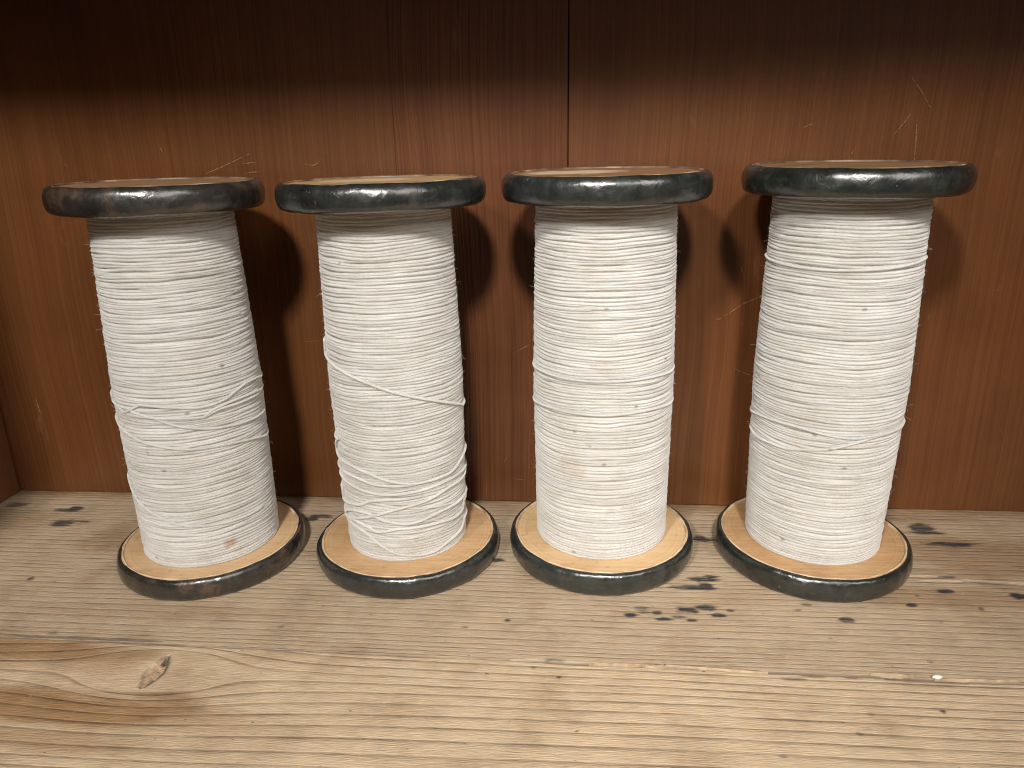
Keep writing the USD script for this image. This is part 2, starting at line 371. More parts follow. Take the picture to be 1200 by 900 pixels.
STAINS = [  # pixel centre, half width, half height, strength
    (823, 679, 17, 2.4, 1), (833, 675.8, 9, 1.6, 1), (814, 688.7, 24, 2.2, 1), (827, 686, 8, 3.8, .95), (806, 714.5, 13, 3.2, 1), (828, 712, 13, 2.8, 1), (752, 713, 9, 2.4, .6), (754, 717, 7, 1.4, .6),
    (739, 721, 8, 1.8, 1), (770, 718, 6, 1.5, 1), (778, 725.2, 10, 1.7, 1), (795, 723, 9, 1.1, .8), (810, 726.3, 6, 1.5, 1), (842, 720.7, 9, 1.9, 1), (856, 715.6, 4.5, 1.1, .9),
    (1081, 619.5, 15, 5, .95), (1083, 624.5, 20, 1.3, 1), (1116, 638, 28, 2.3, 1), (1108, 693.5, 10, 1.8, 1), (1195, 699, 11, 3, 1), (1068, 709.5, 6, 1.8, 1), (993, 727, 9, 2.6, 1),
    (20, 591.5, 12, 2.8, .75), (88, 596.5, 9, 2.6, 1), (79, 598, 15, 1.4, .9), (74, 613, 13, 3.6, .9), (97, 611, 14, 0.9, .8), (367, 606.5, 7, 3.4, 1), (378, 605, 11, 1.8, .9), (583, 656.5, 9, 1.3, 1),
    (819, 631, 9, 3.4, .9), (826, 633, 12, 1.8, 1), (595, 727.3, 4, 1.3, .9), (36, 678, 4, 1.3, .8), (945, 709, 6, 1.1, .7), (935, 715, 5, 1.1, .6), (1110, 676.5, 12, 1.0, .8), (1150, 714, 4, 1.6, .7), (1075, 699, 3, 1, .6),
    (655, 795.5, 3, 1.4, .9), (1105, 835.5, 3, 1.6, .9), (625, 784, 3, 1.2, .7), (650, 774, 12, 1.8, .7), (928, 797, 14, 1.6, .6), (1045, 796, 18, 2.4, .75), (1000, 795, 10, 1.5, .7), (955, 793, 16, 1.4, .6),
    (700, 780, 25, 1.0, .5), (62, 742, 5, 1.5, .6), (1100, 801, 40, 1.0, .6), (100, 748.5, 95, 1.0, .6), (230, 758, 40, 0.9, .4), (1090, 776, 4, 1, .6), (545, 735, 4, .9, .5), (680, 690, 5, .9, .5), (330, 735, 4, 1, .5), (1020, 838, 4, 1.1, .5), (1007, 861, 5, 1.2, .6), (918, 888, 5, 1.2, .5)]
CRACKS = [((1128, 680), (1215, 686.5), 0.7), ((1062, 675.5), (1100, 676.5), 0.35), ((1080, 681.5), (1132, 682.0), 0.3), ((600, 773), (700, 778), 0.4), ((700, 778), (760, 780), 0.4), ((640, 776.5), (668, 777), 0.6)]
BROWNS = [(50, 766, 200, 19, .85), (50, 834, 190, 26, .9), (200, 820, 60, 10, .7), (40, 864, 120, 16, .55), (1150, 655, 130, 24, .55), (1110, 705, 110, 18, .5), (1070, 607, 60, 6, .4), (30, 610, 70, 14, .3), (140, 630, 40, 20, .35),
          (180, 715, 160, 10, .25), (860, 700, 60, 12, .2)]
KNOT = np.array([on_floor(165, 808), on_floor(197, 769)])


def px_ellipse(e):
    c = on_floor(e[0], e[1])
    return c, abs(on_floor(e[0] + e[2], e[1])[0] - c[0]), abs(on_floor(e[0], e[1] + e[3])[1] - c[1])


def seg_dist(X, Y, a, b):
    d = b - a
    t = np.clip(((X - a[0]) * d[0] + (Y - a[1]) * d[1]) / (d @ d), 0, 1)
    return np.hypot(X - a[0] - t * d[0], Y - a[1] - t * d[1]), t


def plank(name, material, xs, t, edge0, edge1, pitch, seed, front):
    """A worn board: a fine height field between the edge curves y0(x), y1(x), with sides down to -22 mm."""
    X = np.repeat(xs[:, None], len(t), 1)
    e0, e1 = edge0(xs)[:, None], edge1(xs)[:, None]
    Y = e0 + (e1 - e0) * t[None]
    P = np.stack([X, Y, np.zeros_like(X)], -1)
    d0, d1 = (Y - e0), (e1 - Y)
    wear = fbm(np.stack([X * 60, Y * 0 + seed, X * 0], -1), 4, seed)
    Z = 0.0006 * (fbm(P * [9, 30, 1], 3, seed) - 0.5)
    for d, sharp in ((d0, not front), (d1, False)):
        r = (0.0009 + 0.0022 * np.clip(wear - 0.42, 0, 1)) * (0.35 if sharp else 0.8)
        Z -= np.clip(r - d, 0, None) ** 2 / r * 0.8
    # grain: streamlines round the knot, uneven ring spacing
    k = KNOT.mean(0)
    dx, dy = (X - k[0]) * 0.42, Y - k[1]
    rr = dx * dx + dy * dy + 1e-7
    dev = dy * (1 - np.minimum(0.013 ** 2 / (rr + 0.00003), 0.86)) if front else dy
    v = dev + 0.0022 * (fbm(np.stack([X * 5, Y * 16, X * 0], -1), 3, seed + 3) - 0.5) + 0.0007 * (fbm(np.stack([X * 30, Y * 60, X * 0], -1), 2, seed + 5) - 0.5)
    line = np.linspace(v.min() - 0.01, v.max() + 0.01, 4000)
    rate = 0.55 + 1.0 * noise(np.stack([line * 95, line * 0, line * 0], -1), seed + 8)
    if front:  # broad rings in the middle of the board, closer towards the joint
        rate *= np.interp(line, [line[0], 0.0 - 0.02, 0.012, 0.03], [0.8, 0.8, 1.1, 2.2])
    phase = np.interp(v, line, np.cumsum(rate) * (line[1] - line[0]) / pitch)
    blots, brown = np.zeros_like(X), np.zeros_like(X)
    wob = fbm(np.stack([X * 240, Y * 1700, X * 0], -1), 3, seed + 11) - 0.5
    streak0 = fbm(np.stack([X * 160, Y * 1900, X * 0], -1), 2, seed + 14)
    for e in STAINS:
        c, a, b = px_ellipse(e)
        m = (np.abs(X - c[0]) < 2.2 * a) & (np.abs(Y - c[1]) < 3 * b + 0.002)
        q = np.hypot((X[m] - c[0]) / a, (Y[m] - c[1]) / (b + 0.0003)) + 1.1 * wob[m]
        s = 0.93 * e[4] * np.clip((1.25 - q) / 0.5, 0, 1) * np.clip(0.8 + 1.6 * (streak0[m] - 0.32), 0.7, 1)
        blots[m] = np.maximum(blots[m], s)
    dj = d1 if front else d0
    stain = np.clip(1 - dj / (0.0004 + 0.0012 * np.clip(fbm(np.stack([X * 35, X * 0 + 3, X * 0], -1), 3, 61) - 0.3, 0, 1)), 0, 1) * 0.85 * np.clip(3.2 * (fbm(np.stack([X * 16, X * 0 + 9, X * 0], -1), 4, 66) - 0.31), 0.2, 1) if front else np.clip(1 - dj / 0.0005, 0, 1) * 0.5
    stain = np.maximum(stain, blots)
    for a, b, w in CRACKS:
        a, b = on_floor(*a), on_floor(*b)
        d, tt = seg_dist(X, Y + 0.0006 * (fbm(np.stack([X * 130, X * 0, X * 0], -1), 2, 4) - 0.5), a, b)
        s = np.clip((w * 0.001 * np.sqrt(np.clip(4 * tt * (1 - tt), 0.1, 1)) + 0.0004 - d) / 0.0005, 0, 1)
        Z -= 0.0012 * s
        stain = np.maximum(stain, 0.75 * s)
    wob = fbm(np.stack([X * 18, Y * 110, X * 0], -1), 4, seed + 17) - 0.5
    for e in BROWNS:
        c, a, b = px_ellipse(e)
        if (c[1] < seam_y(c[0])) != front:
            continue
        q = np.hypot((X - c[0]) / a, (Y - c[1]) / b) + 1.5 * wob
        brown = np.maximum(brown, e[4] * np.clip((1.25 - q) / 0.6, 0, 1))
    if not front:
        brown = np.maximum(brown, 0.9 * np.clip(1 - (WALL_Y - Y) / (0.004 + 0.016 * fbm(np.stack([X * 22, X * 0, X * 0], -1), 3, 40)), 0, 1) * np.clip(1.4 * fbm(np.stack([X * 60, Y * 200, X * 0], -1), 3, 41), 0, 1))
    if front:  # the split knot: a lens-shaped hollow with a dark lip and a paler core
        ax = KNOT[1] - KNOT[0]; L = np.linalg.norm(ax); ax /= L
        s = (X - k[0]) * ax[0] + (Y - k[1]) * ax[1]
        n = -(X - k[0]) * ax[1] + (Y - k[1]) * ax[0] + 0.0010 * (fbm(P * [260, 260, 1], 3, 77) - 0.5)
        half = 0.0035 * np.clip(1 - (2 * s / L) ** 2, 0, 1) ** 0.8
        inside = np.clip((half - np.abs(n)) / 0.0007, 0, 1)
        Z -= 0.0016 * inside * (0.5 + fbm(P * [420, 420, 1], 3, 5)) * np.where(n < 0, 1.5, 0.7)
        lip = np.exp(-((np.abs(n) - half) / np.where(n < 0, 0.0010, 0.0005)) ** 2) * (np.abs(s) < L / 2) * np.clip(np.where(n < 0, 0.6, 0.1) + 1.3 * (fbm(P * [230, 230, 1], 2, 9) - 0.2), 0, 1)
        streak = np.clip((fbm(np.stack([s * 90, n * 900, s * 0], -1), 3, 21) - 0.52) / 0.12, 0, 1) * inside * 0.75
        stain = np.maximum(stain, np.maximum(0.95 * lip, streak))
        brown = np.maximum(brown, 0.4 * inside)
        halo = np.exp(-(((np.abs(n) - half) / 0.004) ** 2)) * (np.abs(s) < L * 0.6)
        brown = np.maximum(brown - 0.4 * halo * (1 - inside), 0)
    Z += 0.0006 * front
    V = np.stack([X, Y, Z], -1)
    low = V.copy(); low[..., 2] = -0.022
    n, m = X.shape
    ring = lambda a: np.concatenate([a[:, 0], a[-1, 1:], a[::-1, -1][1:], a[0, ::-1][1:-1]])
    top, bot = ring(V), ring(low)
    verts = np.vstack([V.reshape(-1, 3), top, bot])
    c = len(top); base = n * m
    i = np.arange(c); j = (i + 1) % c
    side = np.vstack([np.stack([base + i, base + c + i, base + j], -1), np.stack([base + j, base + c + i, base + c + j], -1)])
    faces = np.vstack([grid_faces(n, m), side[:, ::-1]])
    uvs = np.vstack([np.stack([X * 1000, phase], -1).reshape(-1, 2)] + [np.stack([ring(X[..., None] * 1000)[:, 0], ring(phase[..., None])[:, 0]], -1)] * 2)
    ext = lambda a: np.concatenate([a.ravel(), ring(a[..., None])[:, 0], ring(a[..., None])[:, 0]])
    # normals: faces wound upwards
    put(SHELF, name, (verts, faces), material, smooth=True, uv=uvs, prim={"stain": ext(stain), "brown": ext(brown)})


xs = np.concatenate([np.linspace(-0.42, -0.345, 26)[:-1], np.linspace(-0.345, 0.26, 880), np.linspace(0.26, 0.42, 50)[1:]])
gap = lambda x: 0.00035 + 0.0006 * np.clip(fbm(np.stack([x * 25, x * 0, x * 0], -1), 3, 31) - 0.5, 0, 1) + 0.0003 * (x > 0.06)
jag = lambda x: 0.0008 * (fbm(np.stack([x * 70, x * 0, x * 0], -1), 4, 12) - 0.5)
edge_t = lambda k: np.concatenate([np.array([0, .0008, .0018, .003, .0045, .0065, .009, .012]), np.linspace(0.016, 0.984, k), 1 - np.array([.012, .009, .0065, .0045, .003, .0018, .0008, 0])])
plank("plank", PLANK_BACK, xs, edge_t(230), lambda x: seam_y(x) + jag(x) + gap(x), lambda x: 0 * x + 0.400, 0.0036, 2, False)
plank("plank", PLANK_FRONT, xs[::1], edge_t(230), lambda x: 0 * x + 0.130, lambda x: seam_y(x) + jag(x) - gap(x), 0.0038, 5, True)

SPLINT = mat("raw_splinter", {"n": ("noise_texture", {"scale": 300, "detail": 3}), "r": ("rgb_ramp", {"ramp": [(0.3, (0.30, 0.21, 0.125)), (0.7, (0.50, 0.375, 0.24))]}), "g": ("geometry", {}), "p": ("principled_bsdf", {"roughness": 0.65})},
             [("g.position", "n.vector"), ("n.fac", "r.fac"), ("r.color", "p.base_color")])
rng = np.random.default_rng(4)


def sliver(pxs, width, height, seed):
    """A torn sliver of wood lying along pixel points on the shelf."""
    p = np.array([on_floor(*q) for q in pxs])
    t = np.linspace(0, 1, 14)
    c = np.stack([np.interp(t, np.linspace(0, 1, len(p)), p[:, k]) for k in (0, 1)], -1)
    w = width * np.sin(np.pi * np.clip(t, 0.04, 0.96)) ** 0.6 * (0.6 + 0.8 * noise(np.stack([t * 9, t * 0, t * 0], -1), seed))
    rows = []
    for off, h in ((-1, -0.0006), (-0.5, 0.8), (0.1, 1.0), (0.6, 0.7), (1, -0.0006)):
        z = h if h < 0 else 0.0004 + height * h * (0.5 + noise(np.stack([t * 12, t * 0 + off * 3, t * 0], -1), seed + 1))
        rows.append(np.stack([c[:, 0], c[:, 1] + off * w / 2, 0 * t + z], -1))
    v = np.stack(rows, 1)
    return v.reshape(-1, 3), grid_faces(14, 5)


for q, w, h, s in ((((752, 781), (765, 782.5), (778, 781)), 0.0022, 0.0006, 1), (((780, 780), (820, 783), (885, 788), (900, 789)), 0.0016, 0.0002, 2), (((1020, 791), (1045, 791.5), (1070, 794)), 0.0016, 0.0006, 3),
                   (((1095, 796.5), (1140, 797), (1195, 799)), 0.0012, 0.0002, 5), (((690, 778.5), (720, 779.5), (752, 780)), 0.0009, 0.0004, 6)):
    put(SHELF, "splinter", sliver(q, w, h, s), SPLINT, smooth=True)

BACK = xform("back_panel", kind="structure", label="reddish brown cedar boards forming the back of the shelf behind the bobbins", category="back panel").GetPath().pathString
for x0, x1, m, dy in ((-0.42, -0.08902, CEDAR_A, 0.0), (-0.0890, -0.0037, CEDAR_B, 0.0001), (-0.0032, 0.42, CEDAR_C, 0.0004)):
    put(BACK, "board", rbox(x0, x1, WALL_Y + dy, WALL_Y + 0.013, 0.0004, 0.3665, 0.0003), m, smooth=40)
put(BACK, "backing", rbox(-0.43, 0.43, WALL_Y + 0.0135, WALL_Y + 0.02, -0.02, 0.42, 0.001), CEDAR_SIDE, smooth=40)


def scratch(pts, w):
    q = np.array([on_wall(*p) for p in pts])
    q[:, 1] = WALL_Y - 0.0006
    t = np.linspace(0, 1, 12)
    c = np.stack([np.interp(t, np.linspace(0, 1, len(q)), q[:, k]) for k in range(3)], -1)
    d = np.gradient(c, axis=0); n = np.stack([-d[:, 2], 0 * t, d[:, 0]], -1); n /= np.linalg.norm(n, axis=1, keepdims=True)
    ww = (0.7 * w * np.sin(np.pi * np.clip(t, 0.03, 0.97)) ** 0.5)[:, None]
    v = np.stack([c - n * ww / 2, c + n * ww / 2], 1)
    return v.reshape(-1, 3), grid_faces(12, 2)


BOARDS = [BACK + "/board", BACK + "/board_001", BACK + "/board_002"]
for b, pts, w in ((0, ((241, 204), (262, 195), (293, 180)), .0008), (0, ((284, 192), (300, 190)), .0005), (0, ((288, 203), (305, 201)), .0007), (0, ((76, 192), (80, 196)), .0006), (0, ((42, 464), (49, 486)), .0008),
                  (0, ((357, 192), (368, 194), (375, 189), (376, 183)), .0006), (0, ((187, 170), (192, 180)), .0006), (2, ((1070, 197), (1073, 160), (1074, 138)), .0007), (2, ((1045, 160), (1062, 140), (1067, 133)), .0006),
                  (2, ((1066, 88), (1080, 108), (1092, 130)), .0006), (2, ((994, 186), (1002, 173)), .0006), (2, ((940, 150), (948, 146), (957, 146)), .0006), (2, ((848, 371), (870, 356), (895, 346)), .0007), (2, ((838, 374), (845, 373)), .0008),
                  (2, ((860, 432), (880, 440)), .0009), (1, ((600, 415), (612, 408), (620, 404)), .0006), (1, ((591, 540), (594, 536)), .0008), (1, ((600, 560), (615, 562)), .0006), (2, ((868, 312), (872, 326)), .0006), (2, ((1168, 339), (1170, 340)), .0009), (0, ((357, 400), (376, 399)), .0005)):
    put(BOARDS[b], "scratch", scratch(pts, w), SCUFF, smooth=False)

LEFT = xform("side_panel", kind="structure", label="dark wooden side panel at the left end of the shelf", category="side panel").GetPath().pathString
put(LEFT, "panel", rbox(-0.352, -0.330, 0.13, WALL_Y - 0.0008, 0.0006, 0.3665, 0.001), CEDAR_SIDE)
put(LEFT, "stile", rbox(-0.352, -0.272, 0.108, 0.1295, -0.022, 0.3665, 0.001), CEDAR_SIDE)
RIGHT = xform("side_panel", kind="structure", label="wooden side panel beyond the right end of the shelf, outside the picture", category="side panel").GetPath().pathString
put(RIGHT, "panel", rbox(0.40, 0.42, 0.13, WALL_Y - 0.0008, 0.0006, 0.3665, 0.001), CEDAR_SIDE)
TOP = put("/World", "upper_shelf", rbox(-0.42, 0.42, 0.150, WALL_Y + 0.013, 0.367, 0.389, 0.002), CEDAR_SIDE, kind="structure", label="underside of the shelf above, casting the dark band across the back boards", category="shelf")

# ------------------------------------------------------------------ bobbins
# x, y (mm, on the shelf), top radius, bottom radius, top disc thickness, height, yarn radius top / middle / bottom, tilts, foot disc thickness
SPOOLS = [(-179.26, 320.36, 43.81, 44.25, 11.48, 181.18, 29.08, 32.02, 31.33, -0.001, 0.002, 10.5),
          (-81.06, 327.27, 44.91, 45.05, 10.93, 180.15, 28.83, 30.56, 28.35, -0.011, 0.006, 10.4),
          (14.42, 336.00, 44.90, 45.15, 11.47, 182.17, 30.28, 32.05, 31.25, -0.006, -0.006, 11.2),
          (116.69, 336.40, 44.88, 45.10, 11.25, 183.80, 30.73, 32.68, 30.43, -0.003, -0.003, 11.0)]
LABELS = ["leftmost bobbin of white thread with a rust spot near its foot",
          "white thread bobbin with a diagonal stray strand and tangled loose loops above its foot",
          "white thread bobbin in front of the joint between the back boards, evenly wound",
          "rightmost bobbin of white thread, the tallest, standing on an orange brown foot disc"]
RIMCOL = [((0.030, 0.028, 0.025), (0.075, 0.045, 0.028)), ((0.022, 0.026, 0.026), (0.045, 0.04, 0.034)), ((0.024, 0.029, 0.028), (0.05, 0.045, 0.036)), ((0.017, 0.022, 0.020), (0.05, 0.042, 0.030))]
DISC = [((0.60, 0.42, 0.25), (0.50, 0.33, 0.18)), ((0.58, 0.39, 0.22), (0.47, 0.29, 0.145)), ((0.64, 0.455, 0.265), (0.55, 0.37, 0.20)), ((0.54, 0.345, 0.185), (0.40, 0.235, 0.11))]
TOPDISC = [((0.34, 0.21, 0.12), (0.22, 0.12, 0.06)), ((0.50, 0.34, 0.19), (0.36, 0.22, 0.11)), ((0.30, 0.15, 0.08), (0.20, 0.10, 0.05)), ((0.28, 0.17, 0.085), (0.16, 0.09, 0.045))]


def revolve(prof, n, bumpiness, seed, edge=None):
    """A turned body from a (radius, height) profile in metres, displaced by noise so that it is not perfect."""
    th = np.linspace(0, 2 * np.pi, n, endpoint=False)
    r = np.repeat(prof[None, :, 0], n, 0); z = np.repeat(prof[None, :, 1], n, 0)
    P = np.stack([r * np.cos(th)[:, None], r * np.sin(th)[:, None], z], -1)
    k = (fbm(P * 90, 4, seed) - 0.5) * 2 * bumpiness
    if edge is not None:
        k = k * edge[None]
    r2 = r + k
    z2 = z + 0.6 * (fbm(P * 110, 3, seed + 5) - 0.5) * 2 * bumpiness * (1 if edge is None else edge[None])
    V = np.stack([r2 * np.cos(th)[:, None], r2 * np.sin(th)[:, None], z2], -1)
    return V, th


def flange(parent, name, R, T, z0, dmat, rmat, seed, turned):
    lip = 4.1 if turned else 2.9
    """Wooden end disc with its dark rim band wrapped round the edge (the band is a child of the disc)."""
    # disc, slightly crowned, with a thin raised bead just inside the band
    rr = np.array([0, 6, 14, 22, 30, R - lip - 1.3, R - lip - 0.8, R - lip - 0.3, R - lip + 0.3, R - lip + 0.7]) / 1000
    zt = T / 1000 - np.array([0.15, 0.15, 0.2, 0.3, 0.4, 0.55, 0.70, 0.05, 0.10, 1.4]) / 1000
    zb = np.array([0.5, 0.5, 0.5, 0.5, 0.5, 0.5, 0.45, 0.3, 0.3, 1.2]) / 1000
    prof = np.vstack([np.stack([rr, zt], -1), np.stack([rr, zb], -1)[::-1]])
    V, th = revolve(prof, 128, 0.00010, seed)
    V[..., 2] += z0 / 1000
    p = put(parent, name, (V.reshape(-1, 3), grid_faces(128, len(prof), wrap_n=True)), dmat, smooth=50)
    # pale worn bead along the inner edge of the band
    bt = np.linspace(0, np.pi, 7)
    bp = np.stack([(R - lip - 0.42 + 0.52 * np.cos(bt)) / 1000, (T - 0.75 + 0.95 * np.sin(bt)) / 1000], -1)[::-1]
    V, th = revolve(bp, 160, 0.00016, seed + 50)
    V[..., 2] += z0 / 1000
    put(p, "bead", (V.reshape(-1, 3), grid_faces(160, len(bp), wrap_n=True)[:, ::-1]), BEAD_TOP if turned else BEAD, smooth=True)
    # band: C-shaped, flat faced with rounded shoulders
    a = np.linspace(-np.pi / 2, np.pi / 2, 23)
    ex = np.sign(np.cos(a)) * np.abs(np.cos(a)) ** 0.85
    ez = np.sign(np.sin(a)) * np.abs(np.sin(a)) ** 0.88
    depth = lip - 0.3
    out = np.stack([(R - depth + depth * ex) / 1000, (T / 2 + T / 2 * ez) / 1000], -1)
    lipb = np.array([[(R - lip) / 1000, 0.25 / 1000], [(R - lip) / 1000, 1.2 / 1000]])
    prof = np.vstack([lipb[1:], lipb[:1], out, [[(R - lip) / 1000, (T - 0.15) / 1000], [(R - lip) / 1000, (T - 1.3) / 1000]]])
    edge = np.ones(len(prof)); edge[:3] = 0.7; edge[-3:] = 1.1
    V, th = revolve(prof, 360, 0.00055, seed + 20, edge)
    # uneven inner edge on top
    w = (fbm(np.stack([np.cos(th) * 4, np.sin(th) * 4, th * 0], -1), 4, seed + 31) - 0.5) * (0.0036 if seed < 20 and turned else 0.0024 if turned else 0.0009)
    for k in (-1, -2):
        rad = np.hypot(V[:, k, 0], V[:, k, 1])
        f = (rad + w) / rad
        V[:, k, 0] *= f; V[:, k, 1] *= f
    V[..., 2] += z0 / 1000 
    put(p, "rim", (V.reshape(-1, 3), grid_faces(360, len(prof), wrap_n=True)[:, ::-1]), rmat, smooth=True)


BEAD = mat("worn_bead", {"g": ("texture_coordinate", {}), "n": ("noise_texture", {"scale": 160, "detail": 3}), "r": ("rgb_ramp", {"ramp": [(0.3, (0.36, 0.25, 0.15)), (0.6, (0.66, 0.52, 0.35))]}), "p": ("principled_bsdf", {"roughness": 0.5})},
           [("g.object", "n.vector"), ("n.fac", "r.fac"), ("r.color", "p.base_color")])
BEAD_TOP = mat("worn_bead_top", {"g": ("texture_coordinate", {}), "n": ("noise_texture", {"scale": 90, "detail": 3}), "r": ("rgb_ramp", {"ramp": [(0.35, (0.08, 0.05, 0.03)), (0.55, (0.22, 0.14, 0.08)), (0.7, (0.50, 0.38, 0.24))]}), "p": ("principled_bsdf", {"roughness": 0.45})},
               [("g.object", "n.vector"), ("n.fac", "r.fac"), ("r.color", "p.base_color")])
LOOSE = {0: [((128, 462), (131, 468), (138, 477), (144, 483.5), (155, 480), (165, 476), (200, 479), (238, 478), (262, 470), (278, 458), (290, 449), (306, 442)),
             ((150, 480), (160, 486), (175, 490), (210, 501), (250, 503), (285, 496), (306, 486)), ((136, 490), (140, 500), (147, 507), (160, 516), (190, 525), (225, 528), (265, 522), (312, 511)),
             ((168, 490), (200, 492), (238, 490), (250, 481), (280, 468), (306, 457)), ((146, 560), (160, 585), (185, 606), (215, 617), (250, 616), (290, 605)), ((240, 490), (262, 479), (300, 464))],
         1: [((377, 400), (380, 412), (386, 424), (400, 436), (430, 451), (460, 462), (490, 469), (520, 474), (542, 477)),
             ((396, 516), (392, 526), (399, 538), (410, 546), (430, 556), (460, 567), (490, 569), (525, 558), (540, 540), (545, 527)),
             ((401, 570), (398, 577), (402, 584), (411, 591), (422, 593), (436, 589), (460, 588)),
             ((407, 606), (425, 623), (450, 643), (466, 651), (485, 653), (505, 650), (525, 637), (540, 622), (544, 608)),
             ((409, 608), (420, 613), (433, 620), (442, 625), (470, 622), (510, 616), (535, 607), (542, 598), (543, 588)),
             ((404, 604), (430, 608), (470, 598), (500, 589), (530, 571), (544, 558), (545, 548)), ((402, 560), (420, 574), (450, 582), (490, 578), (525, 565), (545, 548)),
             ((406, 600), (430, 603), (450, 612), (480, 616), (520, 600), (545, 580)), ((398, 546), (415, 560), (440, 570), (470, 572))],
         2: [((626, 430), (640, 438), (670, 446), (710, 449), (750, 446), (786, 437)), ((626, 470), (650, 480), (700, 488), (750, 484), (786, 474))],
         3: [((881, 505), (886, 512), (900, 519), (920, 526), (945, 528), (975, 527), (1000, 521), (1030, 512), (1052, 504), (1059, 497)), ((880, 482), (900, 491), (930, 500), (970, 511), (1000, 515), (1030, 511), (1056, 502)),
             ((897, 300), (925, 312), (960, 317), (1010, 318), (1060, 313), (1083, 305))]}
RUST = {0: [((272, 637), 0.0042, 0.75, (0.42, 0.22, 0.10)), ((283, 646), 0.003, 0.4, (0.55, 0.40, 0.22)), ((240, 655), 0.006, 0.35, (0.45, 0.42, 0.38))], 1: [((487, 643), 0.009, 0.35, (0.55, 0.45, 0.28)), ((400, 545), 0.003, .4, (.4, .35, .3))],
        2: [((668, 550), 0.009, 0.4, (0.55, 0.42, 0.25)), ((705, 430), 0.006, 0.25, (0.55, 0.42, 0.28))], 3: [((1000, 310), 0.012, 0.22, (0.50, 0.45, 0.40)), ((970, 340), 0.008, .2, (.5, .42, .35))]}


def radius_at(S, z):
    """Yarn radius (m) at the height z (m): measured top, middle and bottom, drawn in a little under the top flange."""
    T, H = S[4] / 1000, S[5] / 1000
    r = np.interp(z, [T, H / 2, H - T - 0.02, H - T], [S[8], S[7], S[6] + 0.25 * (S[7] - S[6]), S[6] + 0.1]) / 1000
    return r


def on_yarn(S, px, py, lift):
    """The point of the yarn surface seen at a pixel, in the bobbin's own space (ignoring its tiny tilt)."""
    c = np.array([S[0], S[1]]) / 1000
    d = ray(px, py)
    z = 0.09
    for _ in range(4):
        r = radius_at(S, z) + lift
        a = d[0] ** 2 + d[1] ** 2
        o = CAM[:2] - c - np.array([S[9], S[10]]) * z
        b = 2 * (d[:2] @ o)
        disc = b * b - 4 * a * (o @ o - r * r)
        k = (-b - math.sqrt(max(disc, 0))) / (2 * a)
        q = CAM + d * k
        z = q[2]
    xy = o + d[:2] * k
    xy = xy / np.linalg.norm(xy) * r
    return np.array([xy[0], xy[1], z])


